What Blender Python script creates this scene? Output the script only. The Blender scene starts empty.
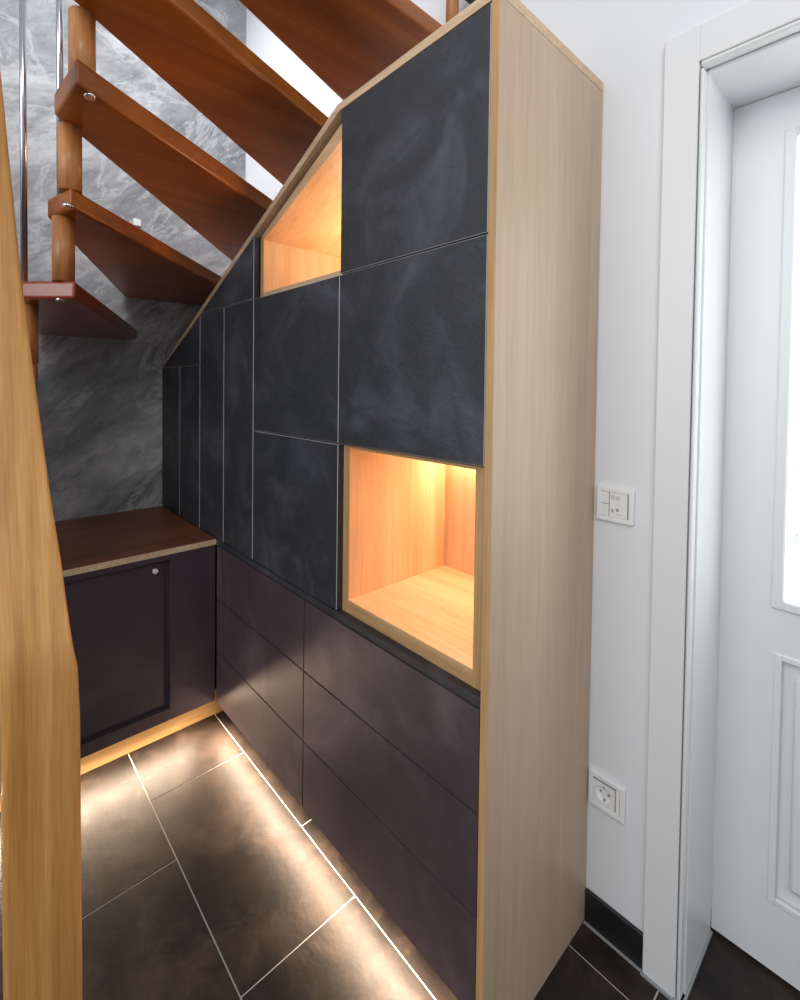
import bpy, bmesh, math, random
from mathutils import Vector, Matrix
S = bpy.context.scene
COL = S.collection
random.seed(4)

# ------------------------------------------------------------------ helpers
def link(o, parent=None):
    COL.objects.link(o)
    if parent is not None: o.parent = parent
    return o

def tag(o, label=None, cat=None, group=None, kind=None):
    if label: o['label'] = label
    if cat: o['category'] = cat
    if group: o['group'] = group
    if kind: o['kind'] = kind
    return o

def empty(name, loc=(0, 0, 0)):
    o = bpy.data.objects.new(name, None)
    o.location = loc; o.empty_display_size = .05
    COL.objects.link(o)
    return o

class MB:
    """collects shapes (world coordinates) into ONE mesh object"""
    def __init__(s): s.bm = bmesh.new()
    def box(s, x0, x1, y0, y1, z0, z1, mi=0, bev=0, bmi=None, seg=1):
        t = bmesh.new()
        vs = [t.verts.new((x, y, z)) for x in (x0, x1) for y in (y0, y1) for z in (z0, z1)]
        for f in ((0,1,3,2),(4,6,7,5),(0,4,5,1),(2,3,7,6),(0,2,6,4),(1,5,7,3)):
            t.faces.new([vs[i] for i in f]).material_index = mi
        s._add(t, bev, bmi, seg)
    def prism(s, pts, h, axis='z', mi=0, bev=0, bmi=None, seg=2):
        """pts: 2D outline, h=(lo,hi) along axis. axis z: pts=(x,y); y: pts=(x,z); x: pts=(y,z)"""
        t = bmesh.new()
        def P(p, v):
            return {'z': (p[0], p[1], v), 'y': (p[0], v, p[1]), 'x': (v, p[0], p[1])}[axis]
        a = [t.verts.new(P(p, h[0])) for p in pts]; b = [t.verts.new(P(p, h[1])) for p in pts]
        n = len(pts)
        t.faces.new(a[::-1]).material_index = mi; t.faces.new(b).material_index = mi
        for i in range(n):
            t.faces.new((a[i], a[(i+1) % n], b[(i+1) % n], b[i])).material_index = mi
        s._add(t, bev, bmi, seg)
    def cyl(s, p0, p1, r0, r1=None, n=24, mi=0, bev=0):
        r1 = r0 if r1 is None else r1
        p0 = Vector(p0); p1 = Vector(p1); d = (p1-p0).normalized()
        u = d.orthogonal().normalized(); v = d.cross(u)
        t = bmesh.new()
        A = [t.verts.new(p0+r0*(math.cos(k*2*math.pi/n)*u+math.sin(k*2*math.pi/n)*v)) for k in range(n)]
        B = [t.verts.new(p1+r1*(math.cos(k*2*math.pi/n)*u+math.sin(k*2*math.pi/n)*v)) for k in range(n)]
        t.faces.new(A[::-1]).material_index = mi; t.faces.new(B).material_index = mi
        for i in range(n):
            f = t.faces.new((A[i], A[(i+1) % n], B[(i+1) % n], B[i])); f.material_index = mi; f.smooth = True
        s._add(t, 0, None, 1)
    def _add(s, t, bev, bmi, seg):
        bmesh.ops.recalc_face_normals(t, faces=t.faces)
        if bev:
            old = set(t.faces)
            r = bmesh.ops.bevel(t, geom=list(t.edges), offset=bev, segments=seg, affect='EDGES', profile=.6,
                                material=-1 if bmi is None else bmi)
            if seg > 1:
                for f in r['faces']: f.smooth = True
        me = bpy.data.meshes.new('tmp'); t.to_mesh(me); t.free()
        s.bm.from_mesh(me); bpy.data.meshes.remove(me)
    def build(s, name, mats, parent=None, smooth_angle=None):
        me = bpy.data.meshes.new(name)
        s.bm.to_mesh(me); s.bm.free()
        for m in (mats if isinstance(mats, (list, tuple)) else [mats]): me.materials.append(m)
        o = bpy.data.objects.new(name, me)
        COL.objects.link(o)
        if parent is not None:
            o.parent = parent
            if parent.type == 'EMPTY' or parent.location.length > 0:
                o.matrix_parent_inverse = Matrix.Translation(-parent.location)
        return o

# ------------------------------------------------------------------ materials
class NT:
    def __init__(s, name):
        s.m = bpy.data.materials.new(name); s.m.use_nodes = True
        s.n = s.m.node_tree.nodes; s.l = s.m.node_tree.links
        s.b = s.n['Principled BSDF']
    def node(s, t, **kw):
        x = s.n.new(t)
        for k, v in kw.items():
            if hasattr(x, k): setattr(x, k, v)
            else: x.inputs[k].default_value = v
        return x
    def coords(s, scale=(1, 1, 1), rot=(0, 0, 0)):
        tc = s.node('ShaderNodeTexCoord'); mp = s.node('ShaderNodeMapping')
        mp.inputs['Scale'].default_value = scale; mp.inputs['Rotation'].default_value = rot
        s.l.new(tc.outputs['Object'], mp.inputs['Vector'])
        return mp.outputs['Vector']
    def coords2(s, rot, scale):
        v = s.coords((1, 1, 1), rot); mp = s.node('ShaderNodeMapping'); mp.inputs['Scale'].default_value = scale
        s.l.new(v, mp.inputs['Vector']); return mp.outputs['Vector']
    def noise(s, vec, scale, detail=6, rough=.6, dist=0):
        x = s.node('ShaderNodeTexNoise'); x.inputs['Scale'].default_value = scale
        x.inputs['Detail'].default_value = detail; x.inputs['Roughness'].default_value = rough
        x.inputs['Distortion'].default_value = dist
        s.l.new(vec, x.inputs['Vector']); return x.outputs['Fac']
    def ramp(s, fac, stops):
        r = s.node('ShaderNodeValToRGB'); e = r.color_ramp.elements
        while len(e) < len(stops): e.new(.5)
        for i, (p, c) in enumerate(stops):
            e[i].position = p; e[i].color = (*c, 1) if len(c) == 3 else c
        s.l.new(fac, r.inputs['Fac']); return r.outputs['Color']
    def mix(s, a, b, fac, mode='MIX'):
        x = s.node('ShaderNodeMix', data_type='RGBA', blend_type=mode)
        for v, i in ((fac, 0), (a, 6), (b, 7)):
            if hasattr(v, 'is_linked') or hasattr(v, 'links'): s.l.new(v, x.inputs[i])
            else: x.inputs[i].default_value = v if i == 0 else (*v, 1)
        return x.outputs[2]
    def bump(s, h, strength, dist=.002, prev=None):
        b = s.node('ShaderNodeBump'); b.inputs['Strength'].default_value = strength
        b.inputs['Distance'].default_value = dist
        s.l.new(h, b.inputs['Height'])
        if prev is not None: s.l.new(prev, b.inputs['Normal'])
        s.l.new(b.outputs['Normal'], s.b.inputs['Normal']); return b.outputs['Normal']
    def col(s, c): s.l.new(c, s.b.inputs['Base Color'])

def srgb(r, g, b):
    f = lambda c: (c/255/12.92) if c/255 <= .04045 else ((c/255+.055)/1.055)**2.4
    return (f(r), f(g), f(b))

def plain(name, c, rough=.5, metal=0, spec=.5):
    t = NT(name); t.b.inputs['Base Color'].default_value = (*c, 1)
    t.b.inputs['Roughness'].default_value = rough; t.b.inputs['Metallic'].default_value = metal
    t.b.inputs['Specular IOR Level'].default_value = spec
    return t.m

def wood(name, dark, mid, light, axis='z', rough=.45, fine=1.0, coat=0, contrast=1.0, bump=.15, spec=.5, g=1.0):
    t = NT(name)
    st = {'x': (.06, 1, 1), 'y': (1, .06, 1), 'z': (1, 1, .06), 'lean': (.10, 1, .035)}[axis]
    v = t.coords(st)
    a = t.noise(v, 14*fine, 5, .55, .6)
    b = t.noise(v, 90*fine, 4, .7, .3)
    v2 = t.coords({'x': (.012, 1, 1), 'y': (1, .012, 1), 'z': (1, 1, .012), 'lean': (.02, 1, .008)}[axis])
    c = t.noise(v2, 320*fine, 3, .6)
    lo, hi = .5-.22/contrast, .5+.22/contrast
    col = t.ramp(a, [(lo, dark), (.5, mid), (hi, light)])
    col = t.mix(col, t.ramp(b, [(.35, (.72, .66, .60)), (.6, (1, 1, 1))]), .55*g, 'MULTIPLY')
    col = t.mix(col, t.ramp(c, [(.36, (.70, .64, .58)), (.52, (1, 1, 1))]), .35*g, 'MULTIPLY')
    t.col(col)
    t.b.inputs['Roughness'].default_value = rough
    t.b.inputs['Coat Weight'].default_value = coat; t.b.inputs['Coat Roughness'].default_value = .12
    t.b.inputs['Specular IOR Level'].default_value = spec
    if bump: t.bump(c, bump, .0006)
    return t.m

def slate(name, base, light, rough=.42, scale=1.0, bump=.35, seed=0, spec=.5, vein=.5):
    t = NT(name)
    v = t.coords((1, 1, 1), (.2, math.radians(-20), .4))
    v3 = t.coords2((.2, math.radians(-35), .3), (.7, 1, 1.5))
    vv = t.coords2((.2, math.radians(28), .3), (.85, 1, 1.35))
    a = t.noise(v, 3.2*scale, 9, .62, .9)
    b = t.noise(vv, 11*scale, 10, .72, .7)
    c = t.noise(v3, 17*scale, 12, .78, .5)
    col = t.ramp(a, [(.3, tuple(x*.72 for x in base)), (.5, base), (.72, light)])
    col = t.mix(col, light, t.ramp(b, [(.54, (0, 0, 0)), (.72, (vein, vein, vein))]))
    t.col(col)
    t.b.inputs['Roughness'].default_value = rough
    t.b.inputs['Specular IOR Level'].default_value = spec
    n = t.bump(b, bump*.7, .0055); t.bump(c, bump, .004, n)
    return t.m

def emission(name, c, s):
    t = NT(name); t.b.inputs['Base Color'].default_value = (0, 0, 0, 1)
    t.b.inputs['Emission Color'].default_value = (*c, 1); t.b.inputs['Emission Strength'].default_value = s
    return t.m

M = {}
M['oak_side'] = wood('oak_side', srgb(182, 156, 132), srgb(196, 170, 146), srgb(206, 184, 160), 'z', .42, .6, 0, .7, .06, .5, .55)
M['oak_edge'] = wood('oak_edge', srgb(180, 140, 94), srgb(200, 162, 114), srgb(212, 178, 132), 'z', .45, 1, 0, .9)
M['oak_trim'] = wood('oak_trim', srgb(200, 170, 138), srgb(216, 188, 156), srgb(226, 202, 172), 'x', .45, 1, 0, .9)
M['oak_in'] = wood('oak_in', srgb(208, 166, 120), srgb(224, 186, 144), srgb(234, 200, 162), 'z', .45, 1, 0, .8, .1, .5, .7)
M['oak_edge_x'] = wood('oak_edge_x', srgb(180, 140, 94), srgb(200, 162, 114), srgb(212, 178, 132), 'x', .45, 1, 0, .9)
M['oak_floor'] = wood('oak_floor', srgb(206, 162, 118), srgb(224, 186, 144), srgb(234, 200, 162), 'x', .45, 1, 0, .8, .1, .5, .7)
M['oak_bench'] = wood('oak_bench', srgb(112, 66, 46), srgb(134, 82, 58), srgb(146, 92, 66), 'y', .42, 1, 0, .9)
M['tread'] = wood('tread', srgb(120, 60, 6), srgb(156, 84, 13), srgb(180, 104, 26), 'y', .34, .8, .15, .9, .08)
M['tread_red'] = wood('tread_red', srgb(104, 38, 16), srgb(134, 54, 24), srgb(152, 68, 32), 'x', .3, .8, .35, .9, .08)
M['spindle'] = wood('spindle', srgb(156, 98, 52), srgb(188, 126, 74), srgb(204, 146, 92), 'z', .42, 2.4, .1, .9, .08)
M['newel'] = wood('newel', srgb(156, 104, 50), srgb(194, 140, 74), srgb(212, 160, 94), 'lean', .5, 3, .1, .8, .25, .5, 1)
def slate_wall():
    t = NT('slate_wall')
    v = t.coords2((math.radians(-38), 0, 0), (1, .45, 1.25))
    a = t.noise(v, 3.4, 10, .66, .5)
    b = t.noise(v, 7, 12, .74, 1.0)
    c = t.noise(v, 2.1, 10, .68, 1.6)
    d = t.noise(v, 30, 8, .75, .6)
    col = t.ramp(a, [(.32, srgb(108, 111, 114)), (.5, srgb(158, 160, 163)), (.66, srgb(206, 208, 210))])
    col = t.mix(col, t.ramp(b, [(.30, (.5, .51, .53)), (.50, (1, 1, 1))]), .6, 'MULTIPLY')
    col = t.mix(col, srgb(214, 216, 218), t.ramp(c, [(.470, (0,)*3), (.497, (.45,)*3), (.503, (.45,)*3), (.53, (0,)*3)]))
    col = t.mix(col, t.ramp(d, [(.36, (.6, .6, .62)), (.5, (1, 1, 1))]), .5, 'MULTIPLY')
    t.col(col)
    t.b.inputs['Roughness'].default_value = .5
    n = t.bump(a, .35, .012); n = t.bump(b, .6, .006, n); t.bump(d, .4, .0015, n)
    return t.m
M['slate_wall'] = slate_wall()
M['front'] = slate('front', srgb(50, 53, 60), srgb(80, 84, 92), .42, 1.5, .8, .2, .5, .22)
M['front_low_glow'] = slate('front_low_glow', srgb(76, 65, 71), srgb(108, 94, 98), .42, 1.0, .16, .5, .5, .2)  # drawer slate with the pinkish LED bounce from the floor put into its colour
M['front_edge'] = plain('front_edge', srgb(158, 158, 160), .45)
M['front_edge_low'] = plain('front_edge_low', srgb(62, 52, 54), .4)
M['core'] = plain('core', srgb(22, 20, 24), .6)
M['cab_dark'] = slate('cab_dark', srgb(66, 54, 62), srgb(84, 70, 77), .45, .6, .1, .9, .4, .15)
M['kick'] = wood('kick', srgb(196, 150, 92), srgb(214, 170, 112), srgb(222, 182, 126), 'y', .5)
M['chrome'] = plain('chrome', (.75, .76, .78), .18, 1)
M['nickel'] = plain('nickel', (.85, .84, .83), .45, .3)
M['steel'] = plain('steel', (.55, .56, .6), .22, 1)
M['rubber'] = plain('rubber', (.02, .018, .03), .5)
M['plastic'] = plain('plastic', srgb(238, 240, 241), .35)
M['plastic_gap'] = plain('plastic_gap', srgb(150, 152, 154), .5)
M['black'] = plain('black', (.005, .005, .005), .5)
M['doorwhite'] = plain('doorwhite', srgb(230, 232, 234), .38)
M['silicone'] = plain('silicone', srgb(150, 156, 158), .5)
M['led_warm'] = emission('led_warm', (1, .55, .22), 9)
M['led_white'] = emission('led_white', (1, .78, .52), 9)

def wall_paint():
    t = NT('wall_paint'); v = t.coords()
    a = t.noise(v, 240, 3, .6)
    t.b.inputs['Base Color'].default_value = (*srgb(229, 232, 237), 1)
    t.b.inputs['Roughness'].default_value = .85
    t.bump(a, .12, .001)
    return t.m
M['paint'] = wall_paint()

def tile_mat():
    t = NT('floor_tile'); v = t.coords((1, 1, 1), (0, 0, .5))
    a = t.noise(v, 4, 8, .6, .4); b = t.noise(v, 9, 10, .72, .6)
    col = t.ramp(a, [(.3, srgb(20, 17, 16)), (.5, srgb(34, 28, 26)), (.7, srgb(66, 54, 47))])
    col = t.mix(col, srgb(104, 84, 68), t.ramp(b, [(.50, (0, 0, 0)), (.72, (.28, .28, .28))]))
    t.col(col)
    t.b.inputs['Specular IOR Level'].default_value = .3
    r = t.ramp(b, [(.3, (.42,)*3), (.7, (.58,)*3)]); t.l.new(r, t.b.inputs['Roughness'])
    n = t.bump(a, .4, .012); t.bump(b, .22, .006, n)
    return t.m
M['tile'] = tile_mat()
M['grout'] = plain('grout', srgb(186, 182, 178), .8)

def glass_mat():
    t = NT('frosted_glass')
    t.b.inputs['Base Color'].default_value = (.9, .95, .95, 1); t.b.inputs['Roughness'].default_value = .35
    t.b.inputs['Emission Color'].default_value = (.92, 1, .98, 1); t.b.inputs['Emission Strength'].default_value = 2.2
    return t.m
M['glass'] = glass_mat()
M['etch'] = plain('etch', srgb(190, 200, 196), .6)

# ------------------------------------------------------------------ constants
D = .437                      # back wall plane
XL = -1.943                   # slate wall plane
TF = .02                      # front thickness

# ------------------------------------------------------------------ setting
# floor: grout slab with raised slate tiles, one surface
fl = MB()
fl.box(-2.2, 3.0, -3.2, .80, -.06, -.0015, 1)
TX, TY, G = .654, .3235, .0035
rows = {}
offs = {0: -.426, 1: -.689, -1: -.833+TX, -2: -.426, -3: -.833+TX, 2: .175}
for k in range(-10, 3):
    y0 = -.2985+k*TY; off = offs.get(k, -.426 if k % 2 == 0 else -.179)
    y1 = min(y0+TY, .80)
    n0 = math.floor((-2.2-off)/TX)
    for i in range(n0, n0+10):
        x0 = off+i*TX; x1 = x0+TX
        if x1 < -2.2 or x0 > 3: continue
        fl.box(max(x0, -2.2)+G/2, min(x1, 3)-G/2, y0+G/2, y1-G/2, -.01, 0, 0)
tag(fl.build('floor', [M['tile'], M['grout']]), 'dark slate-look floor tiles with pale grout lines', kind='structure')

w = MB(); w.box(XL-.12, XL, -1.7, D, -.06, 4.6)
tag(w.build('wall_left', M['slate_wall']), 'grey mottled slate accent wall behind the open stairs', kind='structure')
# back wall with door opening
DX0, DX1, DZ = .2045, 1.13, 2.035
w = MB()
w.box(XL-.12, DX0, D, D+.28, -.06, 4.6)
w.box(DX1, 3.0, D, D+.28, -.06, 4.6)
w.box(DX0, DX1, D, D+.28, DZ+.002, 4.6)
tag(w.build('wall_back', M['paint']), 'white painted wall behind the oak cabinet and around the door', kind='structure')
w = MB(); w.box(XL, -.98, -1.12, -1.0, 0.0005, 4.6)  # added out of view to keep hall light off the slate wall and bench
tag(w.build('wall_light_blocker', M['paint']), 'added unseen white wall shading the stair niche from the camera side', kind='structure')
b = MB(); b.box(.0015, .1375, D-.009, D-.0005, .001, .083, 0, .001)
b.box(1.22, 3.0, D-.009, D-.0005, .001, .083, 0, .001)
tag(b.build('baseboard_back', slate('skirting', srgb(24, 24, 27), srgb(40, 40, 44), .4, 1, .1)), 'low black tile skirting at the foot of the white wall', kind='structure')
b = MB(); b.box(.0015, .139, D-.016, D-.0095, .0003, .002)
tag(b.build('trim_2', M['silicone']), 'pale joint along the foot of the skirting', kind='structure')
# casing + lining of the door
c = MB()
for (x0, x1) in ((.139, .206), (1.149, 1.216)):
    c.box(x0, x1, D-.016, D-.0005, .004, 2.122, 0, .002)
c.box(.206, 1.149, D-.016, D-.0005, 2.045, 2.122, 0, .002)
# inner lip and reveal lining
c.box(.2088, .2150, D-.016, D+.012, .004, 2.030, 0, .003)
c.box(1.131, 1.1455, D-.016, D+.012, .004, 2.030, 0, .003)
c.box(.2088, 1.1455, D-.016, D+.012, 2.034, 2.0435, 0, .003)
c.box(.205, .2185, D+.012, D+.205, .004, 2.0325, 0)
c.box(1.129, 1.143, D+.012, D+.205, .004, 2.0325, 0)
c.box(.2185, 1.129, D+.012, D+.205, 2.026, 2.0345, 0)
tag(c.build('trim_1', M['doorwhite']), 'white door casing and deep reveal lining', kind='structure')
c = MB()
c.box(.137, .2195, D-.021, D-.0165, .0003, .006); c.box(.2045, .2085, D-.021, D-.002, .0003, .010)
c.box(.2190, .2235, D-.018, D+.205, .0003, .006)
tag(c.build('trim_3', M['silicone']), 'grey silicone bead round the foot of the door casing', kind='structure')
# door leaf
LY = D+.208
d = MB()
PX0, PX1 = .331, 1.013
ZP0, ZP1, ZG0, ZG1 = .178, .745, .868, 1.925
y0, y1 = LY, LY+.045
d.box(.2195, PX0, y0, y1, .012, 2.0255); d.box(PX1, 1.127, y0, y1, .012, 2.0255)
d.box(PX0, PX1, y0, y1, .012, ZP0); d.box(PX0, PX1, y0, y1, ZP1, ZG0); d.box(PX0, PX1, y0, y1, ZG1, 2.0255)
# lower raised panel
d.box(PX0, PX1, y0+.012, y1-.008, ZP0, ZP1)
d.prism([(PX0+.03, ZP0+.04), (PX1-.03, ZP0+.04), (PX1-.03, ZP1-.04), (PX0+.03, ZP1-.04)], (y0+.002, y0+.02), 'y', 0, .008)
door = d.build('door_1', M['doorwhite'])
tag(door, 'white panelled house door with a frosted glass pane, standing back in its reveal', kind='structure')
f = MB()
for (a, bb, cc, dd) in ((PX0-.014, PX0+.008, ZG0-.014, ZG1+.014), (PX1-.008, PX1+.014, ZG0-.014, ZG1+.014)):
    f.box(a, bb, y0-.008, y0+.012, cc, dd, 0, .003)
f.box(PX0+.008, PX1-.008, y0-.008, y0+.012, ZG0-.014, ZG0+.008, 0, .003)
f.box(PX0+.008, PX1-.008, y0-.008, y0+.012, ZG1-.008, ZG1+.014, 0, .003)
f.build('glazing_bead', M['doorwhite'], door)
f = MB()
for (a, bb, cc, dd) in ((PX0-.006, PX0+.008, ZP0-.006, ZP1+.006), (PX1-.008, PX1+.006, ZP0-.006, ZP1+.006),
                        (PX0+.008, PX1-.008, ZP0-.006, ZP0+.008), (PX0+.008, PX1-.008, ZP1-.008, ZP1+.006)):
    f.box(a, bb, y0-.004, y0+.006, cc, dd, 0, .002)
f.build('panel_moulding', M['doorwhite'], door)
g = MB(); g.box(PX0, PX1, y0+.018, y0+.026, ZG0, ZG1)
pane = g.build('glass_pane', M['glass'], door)
g = MB()
def stroke(mb, pts, r):
    for p, q in zip(pts, pts[1:]): mb.cyl(p, q, r, r, 8)
for cx, cz, rr, a0, a1 in ((.385, 1.03, .022, .4, 3.4), (.37, 1.02, .016, 1.2, 4.4), (.405, 1.05, .03, 2.0, 4.4), (.392, .985, .018, .2, 3.0),
                           (.68, 1.4, .12, 0, 3.1), (.68, 1.4, .08, 3.1, 6.0), (.60, 1.25, .1, .5, 2.6), (.76, 1.25, .1, .5, 2.6)):
    stroke(g, [(cx+rr*math.cos(a0+(a1-a0)*i/10), y0+.0165, cz+rr*math.sin(a0+(a1-a0)*i/10)) for i in range(11)], .0014)
g.build('etched_ornament', M['etch'], door)

# ------------------------------------------------------------------ big under-stair cabinet
cab = empty('understair_cabinet', (-.97, .22, 0))
tag(cab, 'tall built-in cupboard of dark slate fronts and oak sides following the slope of the stairs', 'cabinet')
XB0, XB1 = -1.938, -.5045     # slope start / bend (outer)
ZS0, ZS1 = 1.443, 2.094
ZT = 2.102
sl = (ZS1-ZS0)/(XB1-XB0)
ztop = lambda x: ZS0+(x-XB0)*sl if x < XB1 else ZS1+(x-XB1)*(ZT-ZS1)/(-XB1)
TT = .019                     # trim thickness seen from the front
zin = lambda x: (ztop(x)-TT*1.09) if x < -.493 else 2.077
# top boards (sloped + flat)
t = MB()
t.prism([(XB0, ZS0), (XB0, ZS0-TT*1.05), (-.4965, ZS1-TT*1.0), (0, ZT-TT*1.15), (0, ZT), (XB1, ZS1)], (0, D-.002), 'y', 0, .0008)
t.build('top_board', M['oak_trim'], cab)
# right side panel
t = MB(); t.box(-.0175, 0, 0, D-.002, .0, ZT-TT*1.2, 0, .0008)
t.build('side_panel', M['oak_side'], cab)
t = MB(); t.box(-.0172, -.0005, -.0012, -.0001, .0, ZT-TT*1.25)
t.build('side_panel_edging', M['oak_edge'], cab)
# carcass: dark back & dividers behind the fronts
N1 = (-.4865, -.0180, .746, 1.1935)       # niche 1 outer x0,x1,z0,z1
t = MB()
def carc(x0, x1, z0, z1): t.box(x0, x1, TF+.002, D-.003, z0, z1)
carc(-1.27, -.019, .085, .744)
carc(-1.936, -1.27, .775, 1.40)
carc(-1.27, -.4885, .747, 1.40)
t.prism([(-1.936, 1.40), (-.965, 1.40), (-.965, zin(-.965)-.004), (-1.936, zin(-1.936)-.004)], (TF+.002, D-.003), 'y')
t.box(-.965, -.4885, TF+.002, D-.003, 1.40, 1.640)
carc(-.4885, -.019, 1.197, 2.07)
t.build('carcass', M['core'], cab)
# base plinth set back under the drawers
t = MB(); t.box(-1.335, -.019, .10, D-.003, .0005, .084)
t.build('plinth', M['tile'], cab)

ga = .0016
FM = [M['front'], M['front_edge'], M['core']]
def front(name, x0, x1, z0, z1, low=False, label=None):
    m = MB(); bev = .0011 if low else .0016
    mats = [M['front_low_glow'], M['front_edge_low']] if low else FM[:2]
    m.box(x0+ga, x1-ga, 0, TF, z0+ga, z1-ga, 0, bev, 1)
    o = m.build(name, mats, cab)
    if label: o['label'] = label
    return o
def front_poly(name, pts):
    m = MB(); m.prism(pts, (0, TF), 'y', 0, .0016, 1, 1)
    return m.build(name, FM[:2], cab)
ZA, ZB, ZC = 1.645, 1.197, .724
# upper doors
m = MB(); m.prism([(-.486+ga, ZA+ga), (-.0195, ZA+ga), (-.0195, 2.077), (-.486+ga, 2.073)], (0, TF), 'y', 0, .0016, 1, 1)
m.build('door', FM[:2], cab)
front('door', -.486, -.0179, ZB, ZA)
front('door', -.972, -.486, ZB, ZA)
front('door', -.972, -.486, .748, ZB)
xs_ = [-1.938, -1.688, -1.45, -1.212, -.972]
for i in range(4):
    z1 = 1.432 if i < 2 else ZA
    front('pull_out_front', xs_[i], xs_[i+1], .748, z1)
# sloped filler panels
front_poly('sloping_panel', [(-1.922, 1.4345), (-1.45-ga, 1.4345), (-1.45-ga, zin(-1.45)-.003), (-1.922, zin(-1.922)-.001)])
front_poly('sloping_panel', [(-1.45+.014, ZA+ga), (-.9745, ZA+ga), (-.9745, zin(-.9745)-.003), (-1.45+.02, zin(-1.43)-.003)])
# filler strip above the drawers
m = MB(); m.box(-1.938, -.0185, 0, TF, ZC+.0022, .7455, 0, .0009, 1)
m.build('filler_strip', [M['front'], M['front_edge_low']], cab)
# drawers
for (x0, x1) in ((-1.272, -.645), (-.645, -.0179)):
    for (z0, z1) in ((.099, .302), (.302, .512), (.512, ZC)):
        front('drawer', x0, x1, z0, z1, True)

def strip(name, p0, p1, w, mat, parent):
    """little LED profile between two points, w = square section"""
    m = MB(); p0 = Vector(p0); p1 = Vector(p1)
    m.box(min(p0.x, p1.x)-w[0], max(p0.x, p1.x)+w[0], min(p0.y, p1.y)-w[1], max(p0.y, p1.y)+w[1], min(p0.z, p1.z)-w[2], max(p0.z, p1.z)+w[2])
    return m.build(name, mat, parent)

# niche 1 (open lit compartment)
x0, x1, z0, z1 = N1; y0 = TF
ix0, ix1, iz0, iz1 = -.4605, -.0525, .781, 1.186
m = MB()
m.box(x0, ix0, y0, D-.004, z0, z1, 0)
n1 = m.build('niche_box', M['oak_in'], cab)
m = MB(); m.box(ix1, x1, y0, D-.004, z0, z1, 0); m.build('niche_side', M['oak_in'], n1)
m = MB(); m.box(ix0, ix1, y0, D-.004, z0, iz0); m.build('niche_shelf', M['oak_floor'], n1)
m = MB(); m.box(ix0, ix1, y0, D-.004, iz1, z1); m.build('niche_ceiling', M['oak_floor'], n1)
m = MB(); m.box(ix0, ix1, D-.03, D-.005, iz0, iz1); m.build('niche_back', M['oak_in'], n1)
m = MB(); y = y0-.0006
for (a, bb, cc, dd) in ((x0, ix0, z0, z1), (ix1, x1, z0, z1), (ix0, ix1, z0, iz0), (ix0, ix1, iz1, z1)):
    m.box(a, bb, y, y0-.0001, cc, dd, 0 if bb-a < .1 else 1)
m.build('niche_edging', [M['oak_edge'], M['oak_edge_x']], n1)
strip('led_strip', (ix0+.02, D-.045, iz1-.004), (ix1-.02, D-.045, iz1-.004), (0, .006, .003), M['led_warm'], n1)
# niche 2 (sloping lit compartment under the top board)
xa, xb = -.962, -.488
zf = 1.650
off = .020
zt2 = lambda x: zin(x)-.012
m = MB()
m.box(xa, xa+.02, TF, D-.004, zf, zt2(xa)-.001)                       # left side
n2 = m.build('niche_box', M['oak_in'], cab)
m = MB(); m.box(xa+.02, xb, TF, D-.004, zf, zf+.013); m.build('niche_shelf', M['oak_floor'], n2)
m = MB()
m.prism([(xa+.0, zt2(xa)), (xb, zt2(xb)), (xb, zt2(xb)-.045), (xa+.0, zt2(xa)-.020)], (TF, D-.004), 'y')
m.build('niche_ceiling', M['oak_floor'], n2)
m = MB(); m.box(xa, xa+.02, TF-.0007, TF-.0001, zf, zt2(xa)-.003, 0); m.box(xa+.02, xb, TF-.0007, TF-.0001, zf, zf+.013, 1)
m.build('niche_edging', [M['oak_edge'], M['oak_trim']], n2)
m = MB(); m.prism([(xa+.021, zf+.014), (xb, zf+.014), (xb, zt2(xb)-.046), (xa+.021, zt2(xa)-.022)], (D-.03, D-.005), 'y')
m.build('niche_back', M['oak_in'], n2)
strip('led_strip', (xb-.03, D-.045, zf+.017), (xa+.04, D-.045, zf+.017), (0, .006, .003), M['led_warm'], n2)
# under-cabinet LED
strip('led_strip', (-1.255, .014, .0945), (-.03, .014, .0945), (0, .004, .003), M['led_white'], cab)

# ------------------------------------------------------------------ small bench cabinet on the left
XS = -1.276
YL = -.98
bc = empty('bench_cabinet', (-1.6, -.4, 0))
tag(bc, 'low dark cupboard with an oak top between the slate wall and the tall cabinet', 'cabinet')
m = MB(); m.box(XL+.002, XS, YL, -.001, .7245, .747, 0, .001); m.build('top_board', M['oak_bench'], bc)
m = MB(); m.box(XS-.001, XS+.0008, YL, -.001, .7250, .7462); m.build('top_edging', M['oak_trim'], bc)
YD = -.173
m = MB()
m.box(XL+.002, XS-.03, YL, -.002, .098, .7240)
m.box(XS-.03, XS-.004, YD, -.002, .102, .7240, 0, .001)
m.box(XS-.03, XS-.004, YL, YD, .102, .147, 0, .001)
m.box(XS-.03, XS-.004, YL, YD, .703, .7240, 0, .001)
m.build('carcass', M['cab_dark'], bc)
m = MB(); m.box(XS-.0295, XS-.022, YL, YD-.016, .158, .702, 0, .001)
dr = m.build('door', M['cab_dark'], bc)
m = MB(); m.cyl((XS-.022, -.226, .674), (XS-.006, -.226, .674), .005); m.cyl((XS-.006, -.226, .674), (XS+.003, -.226, .674), .010, .0085)
m.build('knob', M['nickel'], dr)
m = MB(); m.box(XS-.085, XS-.07, YL, .09, .0008, .097); m.build('kickboard', M['kick'], bc)
strip('led_strip', (XS-.014, YL+.02, .1003), (XS-.014, -.03, .1003), (.004, 0, .0014), M['led_white'], bc)

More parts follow.
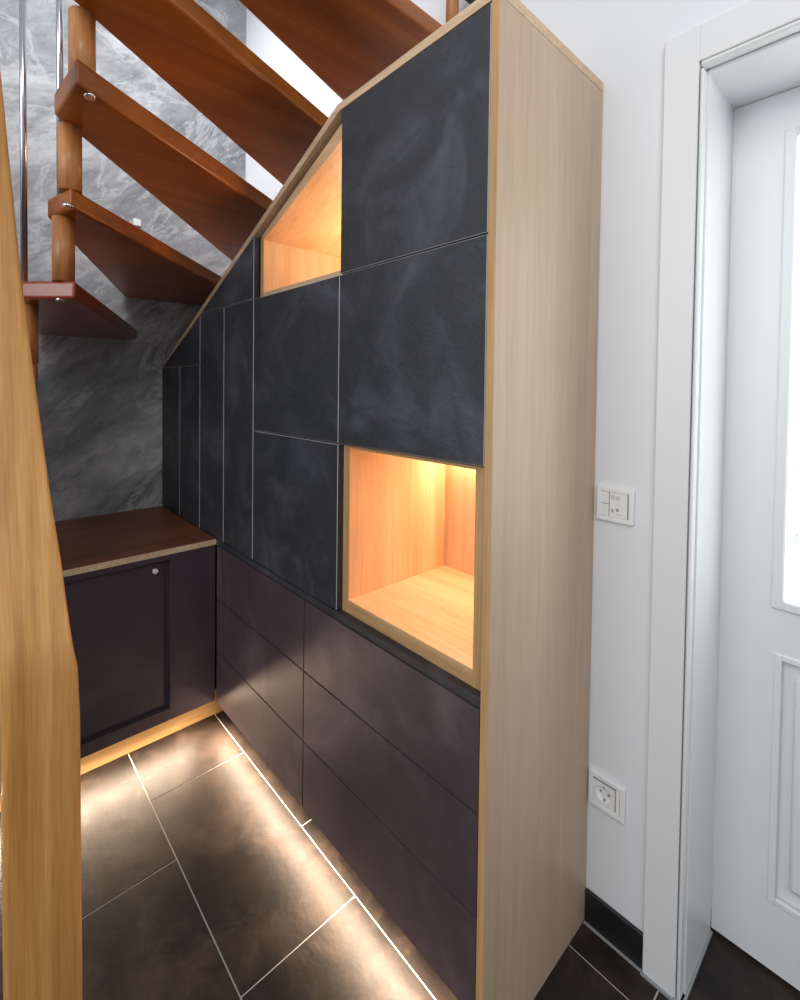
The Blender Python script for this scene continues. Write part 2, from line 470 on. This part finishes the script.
# ------------------------------------------------------------------ staircase
TH = .045
def tread(pts, z, mat, label, caps, group=None, TH=TH):
    TH = {1.757: .048, 1.957: .055}.get(z, .045 if z < 2 else .050)
    m = MB(); m.prism(pts, (z, z+TH), 'z', 0, .009, None, 3)
    o = m.build('stair_tread', mat)
    tag(o, label, 'stair tread', group)
    for cx, cy in caps:
        k = MB(); k.cyl((cx, cy, z-.0035), (cx, cy, z+.004), .0105, .013, 20); k.build('screw_cap', M['chrome'], o)
    return o
treads = [
 ([(-1.06, -.80), (-1.0, -.60), (-1.938, -.515), (-1.938, -.95)], 1.355, M['tread_red'], 'lowest visible tread, its dark red tip peeking out beside the foreground newel post', [(-1.06, -.70)]),
 ([(-.930, -.643), (-.831, -.543), (-1.827, -.144), (-1.938, -.15), (-1.938, -.50)], 1.555, M['tread_red'], 'reddish brown triangular tread carrying the steel rod beside the foreground newel post', [(-.875, -.566)]),
 ([(-.903, -.590), (-.776, -.560), (-1.735, .40), (-1.938, .43), (-1.938, -.17)], 1.757, M['tread'], 'red brown wedge-shaped tread between the triangular tread and the next higher one', [(-.775, -.565)]),
 ([(-.785, -.590), (-.613, -.575), (-1.21, D-.0005), (-1.938, D-.0005), (-1.70, .243), (-.860, -.519)], 1.957, M['tread'], 'orange brown tread ending in the middle between two round spindles, third from the bottom', [(-.645, -.545)]),
 ([(-.667, -.58), (-.475, -.58), (-.84, D-.0005), (-1.32, D-.0005)], 2.157, M['tread'], 'long brown tread crossing above the sloping lit niche', []),
 ([(-.542, -.58), (-.405, -.58), (-.412, D-.0005), (-.90, D-.0005)], 2.357, M['tread'], 'highest visible dark brown tread, above the big upper cupboard door', []),
]
for a in treads: tread(*a, 'open treads of the wooden stairs')
# white clip on the wedge tread
def spindle(x, y, z0, z1, r, label, n=28, mat='spindle'):
    m = MB(); m.cyl((x, y, z0), (x, y, z1), r, r, n)
    return tag(m.build('stair_spindle', M[mat]), label, 'spindle', 'round wooden spindles between the treads')
spindle(-1.03, -.619, 1.4, 1.555, .024, 'short round spindle under the triangular tread, half hidden by the newel post')
spindle(-.875, -.560, 1.6, 1.757, .0242, 'pale round spindle standing on the triangular tread')
spindle(-.815, -.555, 1.805, 1.957, .0248, 'round brown spindle standing on the wedge-shaped tread')
spindle(-.700, -.549, 2.012, 2.157, .0262, 'round spindle leaving the top of the photo above the third tread from the bottom')
spindle(-.437, .38, 2.407, 2.75, .0195, 'brown post at the white wall rising behind the cabinet top')
spindle(-.52, -.53, 2.207, 2.357, .026, 'round spindle between the two highest treads')
spindle(-1.12, -.76, 0, 1.355, .026, 'round spindle carrying the lowest tread down to the floor')
def rod(x, y, z0, z1, label):
    m = MB(); m.cyl((x, y, z0), (x, y, z1), .0075, .0075, 16)
    return tag(m.build('steel_baluster', M['steel']), label, 'baluster', 'thin steel rods of the stair railing')
rod(-.955, -.632, 1.6, 2.75, 'thin steel rod standing on the triangular tread at the left edge')
rod(-.862, -.568, 1.8048, 2.75, 'thin steel rod just left of the round spindles')
m = MB(); m.box(XL+.0005, XL+.012, -.132, -.098, 2.099, 2.131, 0, .002)
tag(m.build('wall_fitting', M['plastic']), 'tiny white square fitting on the slate wall behind the wedge-shaped tread', 'fitting')
m = MB(); m.cyl((-.395, D-.001, 2.535), (-.395, D-.055, 2.535), .017, .017, 24); m.cyl((-.395, D-.055, 2.535), (-.395, D-.062, 2.535), .012, .010, 24)
tag(m.build('wall_bolt', M['rubber']), 'dark round bolt on the white wall above the cabinet top', 'bolt')

# foreground newel post: upright square post that bends into a leaning rail
def newel():
    # (front face x, right edge y, z)
    path = [(-.2, -.634, 0.0), (-.2, -.635, .5), (-.2, -.637, .90), (-.2, -.6395, .969), (-.202, -.6445, .997), (-.211, -.6465, 1.02), (-.227, -.649, 1.056),
            (-.248, -.652, 1.105), (-.281, -.659, 1.184), (-.335, -.669, 1.325), (-.399, -.682, 1.51), (-.464, -.692, 1.715),
            (-.518, -.701, 1.899), (-.575, -.711, 2.11)]
    bm = bmesh.new(); rings = []
    W, Dp, ch = .083, .07, .010
    for (xf, yr, z) in path:
        cx, cy = xf-Dp/2, yr-W/2; ring = []
        for sx, sy, base in ((-1, -1, math.pi), (1, -1, 1.5*math.pi), (1, 1, 0), (-1, 1, .5*math.pi)):
            for k in range(4):
                a = base+math.pi/2*k/3
                ring.append(bm.verts.new((cx+sx*(Dp/2-ch)+ch*math.cos(a), cy+sy*(W/2-ch)+ch*math.sin(a), z)))
        rings.append(ring)
    n = len(rings[0])
    for r0, r1 in zip(rings, rings[1:]):
        for i in range(n):
            f = bm.faces.new((r0[i], r0[(i+1) % n], r1[(i+1) % n], r1[i])); f.smooth = True
    bm.faces.new(rings[0][::-1]); bm.faces.new(rings[-1])
    bmesh.ops.recalc_face_normals(bm, faces=bm.faces)
    me = bpy.data.meshes.new('newel_post'); bm.to_mesh(me); bm.free(); me.materials.append(M['newel'])
    o = bpy.data.objects.new('newel_post', me); COL.objects.link(o)
    tag(o, 'thick rounded wooden newel post in the left foreground bending into the handrail', 'newel post')
newel()

# ------------------------------------------------------------------ wall plates
def frame_plate(m, x0, x1, z0, z1, y, t=.009, b=.011):
    m.box(x0, x1, y-t, y-.0008, z0, z0+b, 0, .0015, None, 2); m.box(x0, x1, y-t, y-.0008, z1-b, z1, 0, .0015, None, 2)
    m.box(x0, x0+b, y-t, y-.0008, z0+b*.8, z1-b*.8, 0, .0015, None, 2); m.box(x1-b, x1, y-t, y-.0008, z0+b*.8, z1-b*.8, 0, .0015, None, 2)
PXa, PXb = .0085, .0950
sw = empty('switch_plate', (.05, D, 1.07))
tag(sw, 'white wall control plate with small printed symbols beside the cabinet side', 'switch')
m = MB(); frame_plate(m, PXa, PXb, 1.030, 1.112, D); m.box(PXa+.005, PXb-.005, D-.005, D-.0008, 1.036, 1.106)
m.build('frame', M['plastic'], sw)
m = MB(); m.box(.0175, .0375, D-.0085, D-.005, 1.072, 1.100, 0, .001); m.box(.0175, .0375, D-.0085, D-.005, 1.042, 1.070, 0, .001)
m.build('rocker', M['plastic'], sw)
m = MB(); m.box(.0395, .0800, D-.0088, D-.005, 1.0415, 1.1005, 0, .001); m.build('keypad', M['plastic'], sw)
m = MB(); y = D-.0092
def outline(xa_, xb_, za_, zb_, w_=.0008):
    m.box(xa_, xb_, y, y+.0006, za_, za_+w_); m.box(xa_, xb_, y, y+.0006, zb_-w_, zb_)
    m.box(xa_, xa_+w_, y, y+.0006, za_+w_, zb_-w_); m.box(xb_-w_, xb_, y, y+.0006, za_+w_, zb_-w_)
outline(.0440, .0510, 1.085, 1.094); outline(.0545, .0625, 1.084, 1.093)
m.box(.0452, .0498, y, y+.0006, 1.0890, 1.0900); m.box(.0560, .0610, y, y+.0006, 1.0880, 1.0890)
m.prism([(.0440, 1.055), (.0505, 1.055), (.0472, 1.063)], (y, y+.0006), 'y')
m.box(.0435, .0510, y, y+.0006, 1.0515, 1.0522); m.box(.0560, .0680, y, y+.0006, 1.0495, 1.0502); m.box(.0560, .0680, y, y+.0006, 1.0725, 1.0731)
m.cyl((.0585, y, 1.060), (.0585, y+.0006, 1.060), .0034)
m.build('printed_symbols', M['plastic_gap'], sw)
m = MB(); m.box(.0377, .0393, D-.0056, D-.0048, 1.0415, 1.1005); m.box(.0802, .0822, D-.0056, D-.0048, 1.041, 1.101); m.box(.0175, .0822, D-.0056, D-.0048, 1.1006, 1.1018)
m.box(.0175, .0377, D-.0056, D-.0048, 1.0703, 1.0718)
m.build('shadow_gap', M['plastic_gap'], sw)

so = empty('power_socket', (.046, D, .352))
tag(so, 'white wall power socket with a round recess low beside the cabinet side', 'socket')
m = MB(); frame_plate(m, .004, .090, .311, .395, D)
m.build('frame', M['plastic'], so)
def ring_plate(m, cx, cz, x0, x1, z0, z1, r, yf, yb, n=40):
    bm = bmesh.new(); out = []; inn = []; deep = []
    for k in range(n):
        a = 2*math.pi*k/n; c, s_ = math.cos(a), math.sin(a)
        sc = min((x1-cx)/abs(c) if abs(c) > 1e-6 else 9, (z1-cz)/abs(s_) if abs(s_) > 1e-6 else 9)
        out.append(bm.verts.new((cx+c*sc, yf, cz+s_*sc))); inn.append(bm.verts.new((cx+c*r, yf, cz+s_*r))); deep.append(bm.verts.new((cx+c*r*.97, yb, cz+s_*r*.97)))
    for k in range(n):
        j = (k+1) % n
        bm.faces.new((out[k], out[j], inn[j], inn[k])); f = bm.faces.new((inn[k], inn[j], deep[j], deep[k])); f.smooth = True
    bm.faces.new(deep)
    bmesh.ops.recalc_face_normals(bm, faces=bm.faces)
    me = bpy.data.meshes.new('t'); bm.to_mesh(me); bm.free(); m.bm.from_mesh(me)
m = MB(); ring_plate(m, .041, .353, .0145, .0675, .3265, .3795, .0195, D-.0085, D-.0010)
m.build('insert', M['plastic'], so)
m = MB(); m.box(.0675, .0695, D-.007, D-.0030, .323, .383); m.build('shadow_gap', M['plastic_gap'], so)
m = MB(); m.box(.0700, .0785, D-.0085, D-.003, .323, .383); m.box(.0135, .0785, D-.0075, D-.003, .3225, .3262);m.build('cover_strip', M['plastic'], so)
m = MB()
m.cyl((.0315, D-.0022, .353), (.0315, D-.0011, .353), .0032, .0032, 16); m.cyl((.0505, D-.0022, .353), (.0505, D-.0011, .353), .0032, .0032, 16)
m.box(.0385, .0435, D-.006, D-.0012, .3345, .3385); m.box(.0385, .0435, D-.006, D-.0012, .3675, .3715)
m.build('contacts', M['plastic_gap'], so)

# ------------------------------------------------------------------ light
def area(name, loc, target, size, power, color, spread=180, parent=None):
    l = bpy.data.lights.new(name, 'AREA'); l.energy = power; l.color = color
    l.shape = 'RECTANGLE'; l.size, l.size_y = size; l.spread = math.radians(spread)
    o = bpy.data.objects.new(name, l); COL.objects.link(o)
    o.location = loc; dvec = Vector(target)-Vector(loc)
    o.rotation_euler = dvec.to_track_quat('-Z', 'Y').to_euler()
    return o
WARM = (1, .70, .46); KICK = (1, .76, .54)
# kick strips, profiles tilted outwards
area('kick_light', (-.64, .012, .0900), (-.64, -.002, .04), (1.2, .008), 8, KICK, 125)
area('kick_light', (-.64, .012, .0900), (-.64, -.05, .05), (1.2, .008), 2.5, KICK, 178)
area('kick_light', (XS-.014, -.53, .0975), (XS+.006, -.53, .04), (.88, .008), 5.5, KICK, 125)
area('kick_light', (XS-.014, -.53, .0975), (XS+.05, -.53, .075), (.88, .008), 6, KICK, 178)
# niche lights
area('niche_light', (-.256, D-.055, iz1-.010), (-.256, D-.12, iz0), (.36, .012), 2.4, WARM)
area('niche_light', (-.70, D-.06, zf+.03), (-.74, D-.10, zf+.3), (.40, .012), 3.4, WARM)
# stairwell daylight, hall lamp and an added fill
area('stairwell_daylight', (-1.15, -.62, 3.7), (-1.75, .1, 2.2), (1.1, .6), 12, (.95, .98, 1), 95)
area('hall_lamp', (1.2, -1.2, 2.65), (0, .3, 1.5), (.8, .8), 15, (1, .985, .97))
area('hall_fill', (-.1, -2.6, 2.0), (-.4, 0, 1.3), (1.4, 1.4), 26, (.96, .98, 1))  # fill light added to brighten the cabinet's front faces and edges

W = bpy.data.worlds.new('world'); S.world = W; W.use_nodes = True
W.node_tree.nodes['Background'].inputs['Color'].default_value = (.95, .975, 1, 1)
W.node_tree.nodes['Background'].inputs['Strength'].default_value = .54

# ------------------------------------------------------------------ camera
f_, cx_, cy_, yaw, pitch, roll = 476.8564, 376.7403, 397.3862, .8494, -.0223, .0114
fw = Vector((-math.sin(yaw)*math.cos(pitch), math.cos(yaw)*math.cos(pitch), math.sin(pitch)))
rt = Vector((math.cos(yaw), math.sin(yaw), 0)); up = rt.cross(fw)
r2 = math.cos(roll)*rt+math.sin(roll)*up; u2 = -math.sin(roll)*rt+math.cos(roll)*up
cd = bpy.data.cameras.new('camera'); co = bpy.data.objects.new('camera', cd); COL.objects.link(co)
mt = Matrix((r2, u2, -fw)).transposed().to_4x4(); mt.translation = Vector((.5297, -.7591, 1.35))
co.matrix_world = mt
cd.sensor_fit = 'HORIZONTAL'; cd.sensor_width = 36; cd.lens = f_/800*36
cd.shift_x = (400-cx_)/800; cd.shift_y = (cy_-500)/800
cd.clip_start = .02
S.camera = co
S.view_settings.view_transform = 'Standard'; S.view_settings.look = 'None'
S.view_settings.gamma = 1; S.view_settings.use_curve_mapping = False
S.view_settings.exposure = 0
